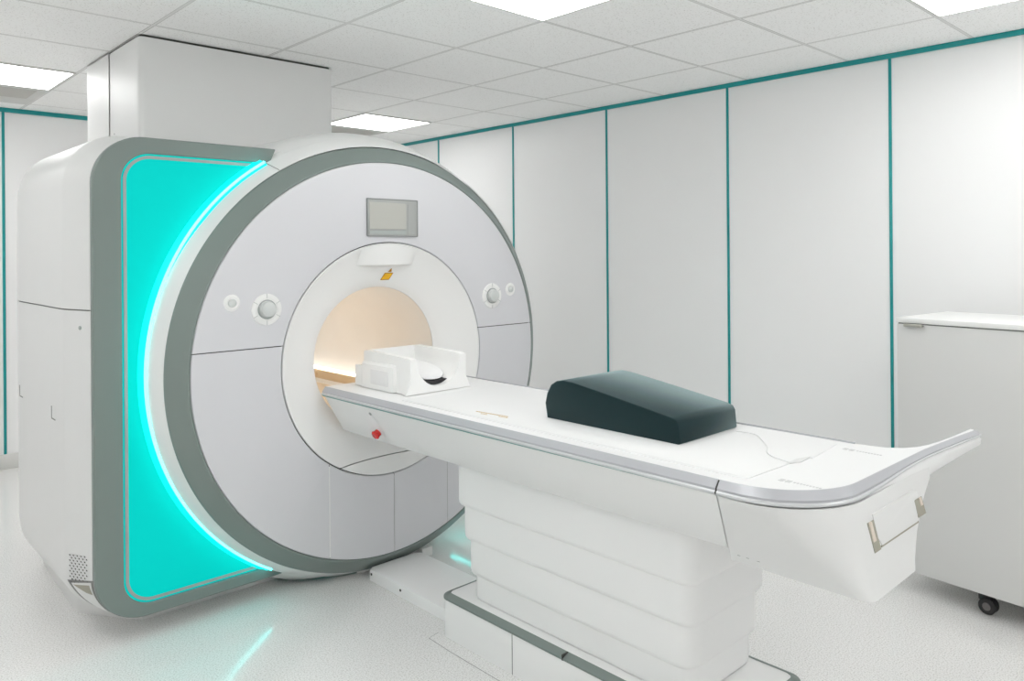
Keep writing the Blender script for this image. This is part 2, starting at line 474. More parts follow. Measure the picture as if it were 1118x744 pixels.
# --- dials
def dial(x, z):
    b = obj('control_dial', disc_y(x, z, [(0, 2.916), (.030, 2.916), (.032, 2.9155), (.044, 2.9165), (.046, 2.9150), (.060, 2.9165), (.063, 2.921)], 48), M['button_ring'], mri)
    obj('knob', disc_y(x, z, [(0, 2.893), (.024, 2.8935), (.0285, 2.896), (.031, 2.902), (.032, 2.918)], 40), M['button'], b)
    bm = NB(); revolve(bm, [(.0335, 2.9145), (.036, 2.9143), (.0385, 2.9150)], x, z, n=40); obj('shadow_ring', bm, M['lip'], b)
    for k in range(6):
        a = pi / 6 + k * pi / 3
        t = NB(); add_box(t, .044, .062, -.0007, .0007, -.0006, .0006)
        bmesh.ops.transform(t, matrix=Matrix.Translation((x, 2.9152, z)) @ Matrix.Rotation(-a, 4, 'Y') @ Matrix.Rotation(pi / 2, 4, 'X'), verts=t.verts)
        obj('dial_mark', t, M['lip'], b)
def push(x, z):
    b = obj('push_button', disc_y(x, z, [(0, 2.9165), (.020, 2.9165), (.024, 2.9145), (.028, 2.9165), (.034, 2.921)], 40), M['button_ring'], mri)
    obj('button_cap', disc_y(x, z, [(0, 2.9095), (.012, 2.910), (.0155, 2.9125), (.016, 2.917)], 32), M['button'], b)
dial(1.360, 1.214); dial(2.534, 1.216); push(1.222, 1.246); push(2.658, 1.243)

# --- bore funnel
RB, YI = .315, 3.035
def fun_y(r):
    t = max(0, min(1, (.510 - r) / (.510 - RB)))
    return 2.921 + (YI - 2.921) * (1.32 * t - .50 * t * t + .18 * t ** 6)
prof = [(.5125, 2.934), (.5125, 2.923)] + [(.510 - (.510 - RB) * k / 30, fun_y(.510 - (.510 - RB) * k / 30)) for k in range(31)]
def funnel(): return rev(prof, CX, CZ, n=160)
ZC = .522
obj('bore_funnel', cut(funnel(), (0, 0, ZC + .0016), (0, 0, 1), 'inner'), M['funnel'], mri)
obj('lower_funnel_cap', cut(funnel(), (0, 0, ZC - .0016), (0, 0, 1), 'outer'), M['funnel'], mri)
# small ledge over the opening
zc = 1.380
xs = [1.79 + (2.085 - 1.79) * k / 40 for k in range(41)]
bm = NB(); front = []; bot = []; top = []
for k, x in enumerate(xs):
    e = (1 - abs(2 * k / 40 - 1) ** 2.2)
    y0 = fun_y(hypot(x - CX, zc - CZ)) - .001
    front.append(bm.verts.new((x, y0 - .034 * e, zc)))
    bot.append(bm.verts.new((x, fun_y(hypot(x - CX, zc - .010 - CZ)) - .0005, zc - .010 * e - .001)))
    top.append(bm.verts.new((x, 2.9225, CZ + sqrt(.5065 ** 2 - (x - CX) ** 2))))
for k in range(40):
    bm.faces.new((front[k], front[k + 1], top[k + 1], top[k])); bm.faces.new((front[k], bot[k], bot[k + 1], front[k + 1]))
obj('funnel_ledge', bm, M['funnel'], mri)
# bore
bm = rev([(RB - .0005, YI + .002), (RB, YI + .006), (RB, 4.50), (.36, 4.56)], CX, CZ, n=120)
liner = obj('bore_liner', bm, M['liner'], mri, label='beige bore liner')
zf = .715; hw = sqrt(RB ** 2 - (CZ - zf) ** 2)
bm = NB(); strip(bm, [(CX - hw, YI + .005, zf), (CX - hw, 4.5, zf)], [(CX + hw, YI + .005, zf), (CX + hw, 4.5, zf)])
obj('bore_floor', bm, M['tan'], liner)
rail = obj('bore_rail', box(2.150, 2.186, 3.46, 4.25, .728, .782, bev=.006), M['tan'], mri, label='beige rail along the bore')
rail2 = obj('bore_rail', box(1.688, 1.724, 3.46, 4.25, .728, .782, bev=.006), M['tan'], mri, label='beige rail along the bore')
obj('rail_lamp', box(1.690, 1.722, 3.46, 4.25, .7835, .790, bev=.001), M['bore_led'], rail2, label='added glowing white strip on the hidden bore rail')  # unseen mirrored strip, added to even out the light in the bore
for y in (3.56, 4.0):
    t = NB(); revolve(t, [(0, 0), (.016, 0), (.019, .004), (.019, .01)], 0, 0, n=24)
    bmesh.ops.transform(t, matrix=Matrix.Translation((2.143, y, .755)) @ Matrix.Rotation(-pi / 2, 4, 'Z'), verts=t.verts)
    obj('rail_roller', t, M['tan'], rail)
obj('rail_lamp', box(2.152, 2.184, 3.46, 4.25, .7835, .790, bev=.001), M['bore_led'], rail, label='added glowing white strip on the hidden bore rail')
# warning label in the funnel
def on_funnel(x, z, off=.002):
    r = hypot(x - CX, z - CZ); return (x, fun_y(r) - off, z)
def fpatch(poly, off=.002):
    (a, b, c, d) = poly; bm = NB(); g = []
    for i in range(5):
        g.append([bm.verts.new(on_funnel(*[(1 - i / 4) * ((1 - j / 4) * a[q] + j / 4 * b[q]) + i / 4 * ((1 - j / 4) * d[q] + j / 4 * c[q]) for q in (0, 1)], off)) for j in range(5)])
    for i in range(4):
        for j in range(4): bm.faces.new((g[i][j], g[i][j + 1], g[i + 1][j + 1], g[i + 1][j]))
    return bm
wl = obj('warning_label', fpatch([(1.957, 1.343), (2.002, 1.343), (1.988, 1.310), (1.942, 1.310)]), M['orange'], mri, label='small orange-yellow warning label')
obj('label_face', fpatch([(1.960, 1.340), (1.997, 1.340), (1.985, 1.313), (1.947, 1.313)], .003), M['yellow'], wl)
obj('warning_triangle', fpatch([(1.9855, 1.364), (1.9865, 1.364), (1.991, 1.347), (1.971, 1.347)], .003), M['orange'], wl)

# --- cyan side: frame, panel, bezel, LED
YFR = 3.090
def path(xl, zt, zb, r, xt, xb, n=16):
    p = [(xt, zt)] + [(xt + (xl + r - xt) * k / 8, zt) for k in range(1, 8)]
    p += arc(xl + r, zt - r, r, pi / 2, pi, n)
    p += [(xl, zt - r + (zb - zt + 2 * r) * k / 12) for k in range(1, 12)]
    p += arc(xl + r, zb + r, r, pi, 3 * pi / 2, n)
    p += [(xl + r + (xb - xl - r) * k / 8, zb) for k in range(1, 9)]
    return p
PO = path(.790, 1.874, .081, .18, 1.482, 1.535)
PI_ = path(.887, 1.813, .127, .105, 1.456, 1.437)
bm = NB()
A_ = [(x, YFR + .030, z) for x, z in PO]; B_ = [(x, YFR + .004, z) for x, z in PO]
PO2 = path(.7945, 1.8695, .0855, .176, 1.481, 1.529)
C_ = [(x, YFR - .002, z) for x, z in PO2]
PI2 = path(.8845, 1.8155, .1245, .107, 1.457, 1.440)
D_ = [(x, YFR - .002, z) for x, z in PI2]
E_ = [(x, YFR + .001, z) for x, z in PI_]; F_ = [(x, YFR + .030, z) for x, z in PI_]
loft(bm, list(zip(*[A_, B_, C_, D_, E_, F_])), closed=True)
obj('side_frame', bm, M['grey'], mri, label='dark grey-green frame round the cyan panel')
# panel: inner outline on the left, the big circle on the right
q0 = atan2(1.815 - .972, 1.45 - 1.943); q1 = atan2(.125 - .972, 1.45 - 1.943) + 2 * pi
arcp = arc(1.943, .972, .965, q1, q0, 40)
poly = PI_[1:-1] + arcp
bm = NB(); f = bm.faces.new([bm.verts.new((x, YFR + .008, z)) for x, z in poly]); bmesh.ops.triangulate(bm, faces=[f])
obj('glow_panel', bm, M['cyan'], mri, label='glowing cyan panel')
L0 = path(.8945, 1.8055, .1345, .098, 1.440, 1.405); L1 = path(.9055, 1.7945, .1450, .087, 1.425, 1.372)
bm = NB(); loft(bm, list(zip(*[[(x, YFR + .008, z) for x, z in L0], [(x, YFR + .004, z) for x, z in L0], [(x, YFR + .004, z) for x, z in L1], [(x, YFR + .008, z) for x, z in L1]])), closed=True)
obj('panel_lip', bm, M['lip'], mri, label='thin pale grey line inside the frame')
def led(a0, a1, name_label):
    bm = NB(); n = 90; rings = []
    for k in range(n + 1):
        a = a0 + (a1 - a0) * k / n
        c = Vector((1.945 + .9875 * cos(a), 3.063, .974 + .9875 * sin(a))); rd = Vector((cos(a), 0, sin(a)))
        rings.append([c + rd * .0062 * cos(t) + Vector((0, .0062 * sin(t), 0)) for t in [2 * pi * i / 8 for i in range(8)]])
    loft(bm, rings)
    o = obj('light_strip', bm, M['led'], mri, label=name_label)
    A = [(1.945 + .975 * cos(a0 + (a1 - a0) * k / n), 3.0475, .974 + .975 * sin(a0 + (a1 - a0) * k / n)) for k in range(n + 1)]
    B = [(1.945 + .9865 * cos(a0 + (a1 - a0) * k / n), 3.0655, .974 + .9865 * sin(a0 + (a1 - a0) * k / n)) for k in range(n + 1)]
    C = [(1.945 + 1.007 * cos(a0 + (a1 - a0) * k / n), 3.0955, .974 + 1.007 * sin(a0 + (a1 - a0) * k / n)) for k in range(n + 1)]
    bm = NB(); strip(bm, A, B); strip(bm, B, C)
    obj('strip_halo', bm, M['led_halo'], o)  # glowing band standing in for the strip's halo
led(math.radians(122.0), math.radians(239.2), 'bright cyan light strip round the left of the face')
led(math.radians(-64), math.radians(-32), 'cyan light strip low on the right of the face')
# foot rail and bracket at the floor
bm = rev([(.935, 3.00), (.955, 3.0), (.955, 3.05), (.935, 3.05)], CX, CZ, n=80, a0=math.radians(262), a1=math.radians(292))
cut(bm, (0, 0, .0), (0, 0, 1), 'inner')
obj('foot_rail', bm, M['ring_white'], mri)
obj('foot_bracket', box(2.13, 2.19, 2.962, 3.06, 0, .045, bev=.004), M['white'], mri)

# ------------------------------------------------------------------ duct over the scanner
duct = root('service_duct', 'tall white boxed duct rising from the scanner top to the ceiling', 'duct', (1.63, 4.15, 1.85))
def over_housing(bm):
    bmesh.ops.delete(bm, geom=[f for f in bm.faces if all(v.co.z < 1.9 for v in f.verts)], context='FACES_ONLY')
    for v in bm.verts:
        if v.co.z < 1.9:
            z = 1.897
            d = abs(v.co.x - 1.945)
            if d < 1.035: z = max(z, .965 + sqrt(1.0377 ** 2 - d * d))
            v.co.z = z + .003
    return bm
def rrect(x0, x1, y0, y1, r, n=6):
    return arc(x1 - r, y1 - r, r, 0, pi / 2, n) + arc(x0 + r, y1 - r, r, pi / 2, pi, n) + arc(x0 + r, y0 + r, r, pi, 1.5 * pi, n) + arc(x1 - r, y0 + r, r, 1.5 * pi, 2 * pi, n)
def duct_plan(x0, x1, y0, y1, r):
    p = rrect(x0, x1, y0, y1, r); q = []
    for i, a in enumerate(p):
        b = p[(i + 1) % len(p)]
        m = 24 if hypot(a[0] - b[0], a[1] - b[1]) > .3 else 1
        q += [(a[0] + (b[0] - a[0]) * k / m, a[1] + (b[1] - a[1]) * k / m) for k in range(m)]
    return q
g = cut(prism_z(duct_plan(1.150, 2.120, 3.732, 4.56, .026), 1.86, CEIL - .012), (0, 4.1722, 0), (0, 1, 0), 'outer')
front_cover = obj('front_cover', over_housing(g), M['duct'], duct)
g = cut(prism_z(duct_plan(1.146, 2.120, 3.732, 4.565, .02), 1.86, CEIL - .012), (0, 4.1738, 0), (0, 1, 0), 'inner')
obj('rear_cover', over_housing(g), M['duct'], duct)
obj('seam_strip', box(1.1505, 1.154, 4.165, 4.181, 1.905, CEIL - .013), M['print_grey'], duct)
obj('inner_core', prism_z(rrect(1.160, 2.110, 3.742, 4.55, .02), CEIL - .0118, CEIL - .0005), M['dark'], duct, label='dark gap under the ceiling')
obj('screw', tube([(1.1495, 4.10, 2.02), (1.1475, 4.10, 2.02)], .004, 10), M['lip'], front_cover)

# ------------------------------------------------------------------ patient table
tab = root('patient_table', 'white patient table on a stepped pedestal running into the scanner bore', 'patient table', (1.96, 1.72, 0))
def tab_outline(off=0.0, y_in=2.985, tip=True):
    """plan of the table top: along the near side to the foot, round, out along the end bar, back along the far side"""
    p = []
    xn, xf, ye = 1.650 - off, 2.228 + off, .800 - off
    r = .215
    p += [(xn, y) for y in (y_in, 2.8, 2.6, 2.4, 2.2, 2.0, 1.8, 1.6, 1.4, 1.2, 1.0525, 1.0475)]
    p += arc(xn + r, ye + r, r, pi, 1.5 * pi, 18)
    p += [(xn + r + (2.30 - xn - r) * k / 8, ye - .004 * (k / 8)) for k in range(1, 9)]
    # end bar running on past the far side, then the hollow flare back to the side
    p += [(2.42, ye - .012), (2.55, ye - .022), (2.645, ye - .031), (2.655 + off * .6, ye - .027), (2.657 + off * .6, ye - .018 + off)]
    fl = [(2.60, .784), (2.50, .789), (2.42, .796), (2.36, .805), (2.31, .819), (2.272, .843), (2.246, .876), (2.234, .92)]
    p += [(x, y + off) for x, y in fl]
    p += [(xf, .98), (xf, 1.2), (xf, 1.8), (xf, 2.4), (xf, y_in)]
    return p
T0 = tab_outline(0)
bm = prism_z(T0, .845, .866)
obj('table_top', bm, M['deck'], tab)
# the rail gets shallower where it turns into the white end bar
def shallow(x, y):
    if y > 1.0 or x < 1.9: return 1.0
    t = min(1, (x - 1.9) / .30); t = t * t * (3 - 2 * t)
    return 1 - .50 * t
# rail
def rail_part(i0, i1, name, label=None):
    prof = [(-.002, .8655), (.002, .866), (.016, .8475), (.016, .842)]
    rows = [[(x, y, .866 - (.866 - z) * shallow(x, y)) for x, y in tab_outline(o)[i0:i1]] for o, z in prof]
    bm = NB()
    for a, b in zip(rows, rows[1:]): strip(bm, a, b)
    o = obj(name, bm, M['silver'], tab, label=label)
    rows = [[(x, y, .866 - (.866 - z) * shallow(x, y)) for x, y in tab_outline(o_)[i0:i1]] for o_, z in [(.016, .842), (.0205, .839), (.0205, .834), (.014, .829), (.004, .829)]]
    bm = NB()
    for a, b in zip(rows, rows[1:]): strip(bm, a, b)
    obj('rail_lip', bm, M['silver_lip'], o)
    return o
# split where the photo shows the black joint (y about 1.05)
N1 = 10
side_rail = rail_part(0, N1 + 1, 'side_rail', 'silver rail along the near side')
rail_part(N1 + 1, len(T0), 'end_rail', 'silver rail round the foot end')
yj0, yj1 = T0[N1][1], T0[N1 + 1][1]
bm = NB(); rows = [[(1.650 - o, yj0 + .001, z), (1.650 - o, yj1 - .001, z)] for o, z in [(-.0, .8645), (.0145, .8465), (.0145, .841), (.018, .838), (.018, .834)]]
for a, b in zip(rows, rows[1:]): strip(bm, a, b)
obj('rail_joint', bm, M['dark'], tab)
bm = NB()
strip(bm, [(1.6283, y, .8335) for y in (2.98, 2.4, 1.9, 1.15)], [(1.6335 - .005 * t, y, .8275 + .0055 * t) for y, t in ((2.98, 0), (2.4, 0), (1.9, .25), (1.15, 1))])
obj('teal_line', bm, M['teal_soft'], tab, label='thin teal line under the side rail')

# under-body: sections in plan at several heights
def body_plan(z, y0, y1, end):
    t = (.830 - z) / (.830 - .655)
    t = max(0, min(1.1, t))
    xn = 1.634 + (1.742 - 1.634) * t; xf = 2.240 + (2.05 - 2.240) * t
    if not end: return [(xn, y1), (xn, y0), (xf, y0), (xf, y1)]
def section_loft(plans):
    bm = NB(); loft(bm, plans); return bm
pl = []
for z, yi in ((.830, 2.965), (.75, 2.978), (.668, 2.988), (.660, 2.985)):
    t = (.830 - z) / .175
    yj = 1.049 + .034 * t
    xn = 1.634 + .108 * t; xf = 2.240 - .19 * t
    if z < .665: xn += .008; xf -= .008
    pl.append([(xn, yi, z), (xn, yj + .0015, z), (xf, yj + .0015, z), (xf, yi, z)])
side_panel = obj('side_panel', section_loft(pl), M['side'], tab)
# foot-end cover, rounded at the top, squarer below
FAR = [(.83, 2.300), (.80, 2.278), (.775, 2.225), (.745, 2.168), (.70, 2.105), (.66, 2.06), (.62, 2.032)]
def far_x(z):
    for (z1, x1), (z0, x0) in zip(FAR, FAR[1:]):
        if z >= z0: return x0 + (x1 - x0) * (z - z0) / (z1 - z0)
    return FAR[-1][1]
def end_plan(z):
    t = (.830 - z) / .205
    xn = 1.634 + .1265 * t; xf = far_x(z); xb = min(xf, 2.232 - .19 * t)
    ye = .778 - .010 * min(1, t / .15) - .046 * max(0, (t - .15) / .85)
    yj = 1.0465 + .034 * (.830 - z) / .175
    r = .030 + .175 * (1 - t) ** .9
    p = [(xn, yj, z), (xn, ye + r + .01, z)] + [(x, y, z) for x, y in arc(xn + r, ye + r, r, pi, 1.5 * pi, 14)]
    r = .018
    p += [(x, y, z) for x, y in arc(xf - r, ye + r, r, 1.5 * pi, 2 * pi, 8)]
    p += [(xb + (xf - xb) * .35, ye + .065, z), (xb, ye + .14, z), (xb, yj, z)]
    return p
bm = section_loft([end_plan(z) for z in (.829, .82, .81, .80, .79, .775, .76, .745, .72, .70, .68, .65, .632, .6255)])
end_cover = obj('end_cover', bm, M['end'], tab, smooth=50)
pl = []
for z in (.826, .667):
    t = (.830 - z) / .175
    xn = 1.634 + .108 * t + .006; xf = 2.23 - .19 * t; yj = 1.0485 + .034 * t
    pl.append([(xn, yj + .006, z), (xn, yj - .006, z), (xf, yj - .006, z), (xf, yj + .006, z)])
obj('cover_gap', section_loft(pl), M['seam'], tab, label='dark seam between side panel and end cover')
# moulded bar of the foot end (white, below the rail), running on past the far side
bar = [(1.66, .9), (1.70, .865), (1.76, .826), (1.82, .8075), (1.90, .800), (2.0, .7998), (2.12, .7992), (2.30, .796), (2.42, .788), (2.55, .778), (2.650, .769)]
sect = [(-.02, .829), (.014, .829), (.019, .820), (.019, .802), (.015, .790), (.006, .782), (-.02, .784)]
def zt_(x, y): return .829 + .037 * (1 - shallow(x, y))
rings = []
for k, (x, y) in enumerate(bar):
    x1, y1 = bar[min(k + 1, len(bar) - 1)]; x0, y0 = bar[max(k - 1, 0)]
    d = hypot(x1 - x0, y1 - y0); nx, ny = (y1 - y0) / d, -(x1 - x0) / d
    e = 1.0                     
    th_ = 1 - .55 * max(0, (x - 2.2) / .45)              # slimmer towards the tip
    rings.append([(x + nx * (o if k > 2 else -.024 + (o + .02) * .2) * e, y + ny * (o if k > 2 else -.024 + (o + .02) * .2) * e, (.829 + .037 * (1 - shallow(x, y))) - (.829 + .037 * (1 - shallow(x, y)) - z) * th_) for o, z in [(-.02, zt_(x, y)), (.016, zt_(x, y)), (.0215, zt_(x, y) - .010)] + sect[3:]])
bm = NB(); loft(bm, rings)
obj('end_bar', bm, M['deck'], tab, label='white moulded bar across the foot end')
# latch plate on the (slightly raked) end face
def rake(bm):
    for v in bm.verts: v.co.y += (.768 - .722) / .174 * (v.co.z - .799)
    return bm
bm = prism_y([(1.868, .795), (1.866, .740), (1.878, .722), (2.105, .722), (2.116, .736), (2.116, .772), (2.15, .774), (2.15, .790), (2.116, .795)], .7655, .775, bev=.0015)
obj('latch_plate', rake(bm), M['end'], tab)
for x0, x1, z0, z1, b0, b1 in ((1.832, 1.868, .716, .782, 1.838, 1.854), (2.119, 2.172, .728, .770, 2.150, 2.166)):
    rc = obj('latch_slot', rake(box(x0, x1, .7665, .775, z0, z1)), M['recess'], tab)
    obj('latch_catch', rake(box(b0, b1, .7645, .772, z0 + .022, z1, bev=.002)), M['beige'], rc)
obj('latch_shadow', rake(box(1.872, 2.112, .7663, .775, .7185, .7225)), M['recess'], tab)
# emergency stop and screw on the side panel
def on_side(y, z, off=0):
    t = (.830 - z) / .175
    return Vector((1.634 + .108 * t, y, z)) + Vector((-.85, 0, -.525)).normalized() * off
def patch_side(y0, z0, ry, rz, tilt, off, bm=None):
    bm = bm or NB(); vs = []
    for k in range(28):
        a = 2 * pi * k / 28
        dy, dz = ry * cos(a), rz * sin(a)
        vs.append(bm.verts.new(on_side(y0 + dy * cos(tilt) - dz * sin(tilt), z0 + dy * sin(tilt) + dz * cos(tilt), off)))
    bm.faces.new(vs); return bm
obj('stop_recess', patch_side(2.648, .742, .026, .056, .0, .002), M['deck'], tab)
sb = obj('stop_button', tube([on_side(2.663, .714, 0), on_side(2.663, .714, .012), on_side(2.663, .714, .020), on_side(2.663, .714, .026)], [.015, .016, .020, .014], 18), M['red'], tab, label='red emergency stop button')
obj('screw_cap', tube([on_side(2.642, .798, 0), on_side(2.642, .798, .003)], .007, 12), M['lip'], tab)
# latch under the end
bm = NB(); add_box(bm, 1.748, 1.79, .99, 1.07, .644, .660, bev=.002)
lt = obj('under_latch', bm, M['side'], tab)
for y in (1.0, 1.03, 1.055): obj('latch_pin', box(1.745, 1.749, y - .004, y + .004, .649, .654), M['seam'], lt)

obj('far_rail', box(2.2235, 2.2285, .96, 2.975, .864, .8705, bev=.001), M['silver'], tab)
# pads and print on the top
ZT = .866
bm = prism_z([(1.705, 1.000), (1.985, .990), (1.99, .975), (2.185, .995), (2.196, 1.03), (2.196, 2.48), (1.692, 2.48), (1.692, 1.03)], ZT - .001, ZT + .0022, bev=.0015)
obj('table_pad', bm, M['pad'], tab)
bm = NB()
def ribbon(pts, w, z):
    b = NB()
    A, B = [], []
    for i, (x, y) in enumerate(pts):
        x1, y1 = pts[min(i + 1, len(pts) - 1)]; x0, y0 = pts[max(i - 1, 0)]
        d = hypot(x1 - x0, y1 - y0); nx, ny = -(y1 - y0) / d, (x1 - x0) / d
        A.append((x + nx * w, y + ny * w, z)); B.append((x - nx * w, y - ny * w, z))
    strip(b, A, B); return b
obj('pad_seam', ribbon([(1.700, 2.46), (1.700, 1.03)], .0011, ZT + .0030), M['lip2'], tab)
obj('pad_notch', prism_z([(1.885, .998), (1.93, .978), (2.00, .983), (1.95, 1.000)], ZT, ZT + .003), M['lip2'], tab)
for x, y in ((1.752, .935), (2.150, .952)):
    bm = NB()
    add_box(bm, x - .010, x + .008, y - .004, y + .008, ZT - .0005, ZT + .0008)
    add_box(bm, x - .010, x + .008, y - .022, y - .009, ZT - .0005, ZT + .0008)
    for k in range(9): add_box(bm, x - .004, x + .003, y - .034 - .008 * k, y - .029 - .008 * k, ZT - .0005, ZT + .0008)
    obj('printed_mark', bm, M['print_grey'], tab, label='small grey printed mark')
bm = NB()
for k in range(14): add_box(bm, 1.750 + .0012 * k, 1.756 + .0012 * k, 2.100 - .0108 * k, 2.108 - .0108 * k, ZT + .002, ZT + .0032)
for k in range(3): add_box(bm, 1.738 + .001 * k, 1.742 + .001 * k, 2.06 - .0108 * k, 2.068 - .0108 * k, ZT + .002, ZT + .0032)
for k in range(4): add_box(bm, 1.750 + .001 * k, 1.754 + .001 * k, 1.98 - .0108 * k, 1.988 - .0108 * k, ZT + .002, ZT + .0032)
obj('printed_line', bm, M['print_gold'], tab, label='thin gold printed line')

# pedestal
TIERS = [(1.776, 2.222, 1.222, 2.275, .497, .665), (1.788, 2.209, 1.232, 2.255, .374, .51), (1.799, 2.184, 1.241, 2.235, .247, .387), (1.811, 2.158, 1.250, 2.218, .154, .260)]
for x0, x1, y0, y1, z0, z1 in TIERS:
    p = rrect(x0, x1, y0, y1, .052, 8)
    bm = NB()
    def ins(d): return rrect(x0 + d, x1 - d, y0 + d, y1 - d, .052 - d, 8)
    loft(bm, [[(x, y, z) for x, y in ins(d)] for d, z in ((.016, z0), (.007, z0 + .003), (.002, z0 + .010), (.0, z0 + .020), (.0, z1 - .002), (.002, z1))])
    obj('pedestal_tier', bm, M['bellows'], tab)
bx0, bx1, by0, by1 = 1.757, 2.180, 1.098, 2.335
plinth = obj('base_plinth', prism_z(rrect(bx0, bx1, by0, by1, .045, 8), 0, .139), M['bellows'], tab)
bm = NB()
R_ = [[(x, y, z) for x, y in rrect(bx0 - o, bx1 + o, by0 - o, by1 + o, .045 + o, 8)] for o, z in ((.001, .138), (.004, .140), (.004, .146), (-.020, .1565), (-.024, .1565))]
loft(bm, R_, cap0=False, cap1=False)
obj('base_trim', bm, M['grey'], plinth, label='grey-green edging round the pedestal base')
obj('base_top', prism_z(rrect(bx0 + .022, bx1 - .022, by0 + .022, by1 - .022, .03, 8), .148, .1555), M['bellows'], plinth)
obj('base_joint', box(bx0 - .0012, bx0 + .002, 1.932, 1.9345, 0, .139), M['seam'], plinth)
obj('trim_joint', box(bx0 - .0045, bx0 + .022, 1.692, 1.697, .139, .1572), M['dark'], plinth)

# cable cover on the floor between pedestal and scanner
cc = root('cable_cover', 'low white floor cover between the table pedestal and the scanner', 'floor cover', (1.96, 2.68, 0))
cover = obj('cover_body', prism_z([(1.828, 2.34), (2.105, 2.34), (2.105, 2.93), (2.08, 2.955), (1.85, 2.955), (1.828, 2.935)], 0, .050, bev=.012), M['bellows'], cc)
for y, z in ((2.70, .028), (2.92, .03)):
    obj('screw', tube([(1.8285, y, z), (1.8262, y, z)], .0055, 10), M['dark'], cover)

# cut line of the floor plate by the pedestal
struct(obj('trim_30', ribbon([(1.757, 2.345), (1.705, 2.335), (1.700, 2.20), (1.698, 1.6)], .0012, .0012), M['seam']))

# ------------------------------------------------------------------ head coil
hc = root('head_coil', 'white open head coil with a cradle, at the bore end of the table', 'head coil', (1.93, 2.7, ZT))
ZB = ZT + .0025
KX = 1.908
def u_poly(w, top, ri, zc, foot=0):
    p = [(KX - w - foot, ZB), (KX - w, ZB + .05), (KX - w, top), (KX - ri - .004, top)]
    p += [(x, z) for x, z in arc(KX, zc, ri, pi, 2 * pi, 24)]
    p += [(KX + ri + .004, top), (KX + w, top), (KX + w, ZB + .05), (KX + w + foot, ZB)]
    return p
secs = []
for y, w, top, ri, ft in ((2.530, .140, 1.008, .1085, .024), (2.545, .1425, 1.011, .109, .015), (2.58, .1425, 1.013, .109, .003), (2.605, .1425, 1.014, .109, 0), (2.86, .1425, 1.020, .109, 0), (2.875, .138, 1.014, .109, 0)):
    secs.append([(x, y, z) for x, z in u_poly(w, top, ri, .999, ft)])
bm = NB(); loft(bm, secs)
shell = obj('coil_shell', bm, M['coil'], hc, smooth=40)
bw = []
for k in range(9):
    a_ = k / 8 * pi / 2
    bw.append((2.77 + .088 * sin(a_), ZB + .03 + (1.0195 - ZB - .03) * (1 - cos(a_)) if k < 8 else 1.0195))
bm = NB()
loft(bm, [[(x, y, z) for y, z in [(2.868, ZB + .02)] + bw + [(2.868, 1.0195)]] for x in (KX - .112, KX + .112)])
obj('back_wall', bm, M['coil'], hc)
# side blocks with a recessed panel
xb = KX - .1425
blk = obj('side_block', prism_y([(xb - .016, ZB), (xb - .016, .968), (xb - .008, .978), (xb + .02, .978), (xb + .02, ZB)], 2.625, 2.86, bev=.004), M['coil'], hc)
obj('recess_panel', box(xb - .0185, xb - .012, 2.66, 2.79, .888, .950, bev=.002), M['pad'], blk)
obj('side_block', prism_y([(xb - .010, ZB), (xb - .010, .955), (xb + .01, .955), (xb + .01, ZB)], 2.85, 2.925, bev=.004), M['coil'], hc)
xb = KX + .1425
obj('side_block', prism_y([(xb + .016, ZB), (xb + .016, .968), (xb + .008, .978), (xb - .02, .978), (xb - .02, ZB)], 2.625, 2.86, bev=.004), M['coil'], hc)
# pad in the cradle
bm = NB()
prof_p = [(0, -.009), (.80, -.009), (.93, -.007), (1, -.003), (1, .004), (.94, .012), (.80, .015), (0, .018)]
rings = []
for r_, z in prof_p:
    rings.append([(KX + .090 * max(r_, .001) * cos(2 * pi * k / 40), 2.672 + .118 * max(r_, .001) * sin(2 * pi * k / 40), .940 + z + .022 * max(r_, .001) * sin(2 * pi * k / 40)) for k in range(40)])
loft(bm, rings)
obj('head_pad', bm, M['pad'], hc)
bm = prism_y([(x, z) for x, z in arc(KX, .999, .1075, pi * 1.31, pi * 1.69, 16)], 2.556, 2.80)  # solid black fill imitating shade in the gap below the pad
obj('cradle_shade', bm, M['rubber'], hc, label='black fill standing for the shade under the head pad')

# ------------------------------------------------------------------ foam wedge
prof = [(1.857, .868), (1.866, .917), (1.857, .952), (1.838, .982), (1.812, .997), (1.780, 1.003), (1.74, 1.001), (1.60, .982), (1.45, .960), (1.345, .944), (1.325, .938), (1.317, .925), (1.312, .872), (1.316, .868)]
rings = []
for d, x in ((.005, 1.8555), (.0015, 1.8562), (0, 1.8585), (0, 2.1625), (.0015, 2.1655), (.005, 2.1665)):
    cy_ = sum(p[0] for p in prof) / len(prof); cz_ = .92
    rings.append([(x, y + (cy_ - y) / abs(cy_ - y) * d * min(1, abs(cy_ - y) / .1) if abs(cy_ - y) > 1e-6 else y, max(.8683, z - d * (1 if z > .93 else 0) + (0))) for y, z in prof])
bm = NB(); loft(bm, rings)
wedge = thing(obj('foam_wedge', bm, M['foam'], None, smooth=50), 'dark teal vinyl foam wedge cushion lying on the patient table', 'cushion')

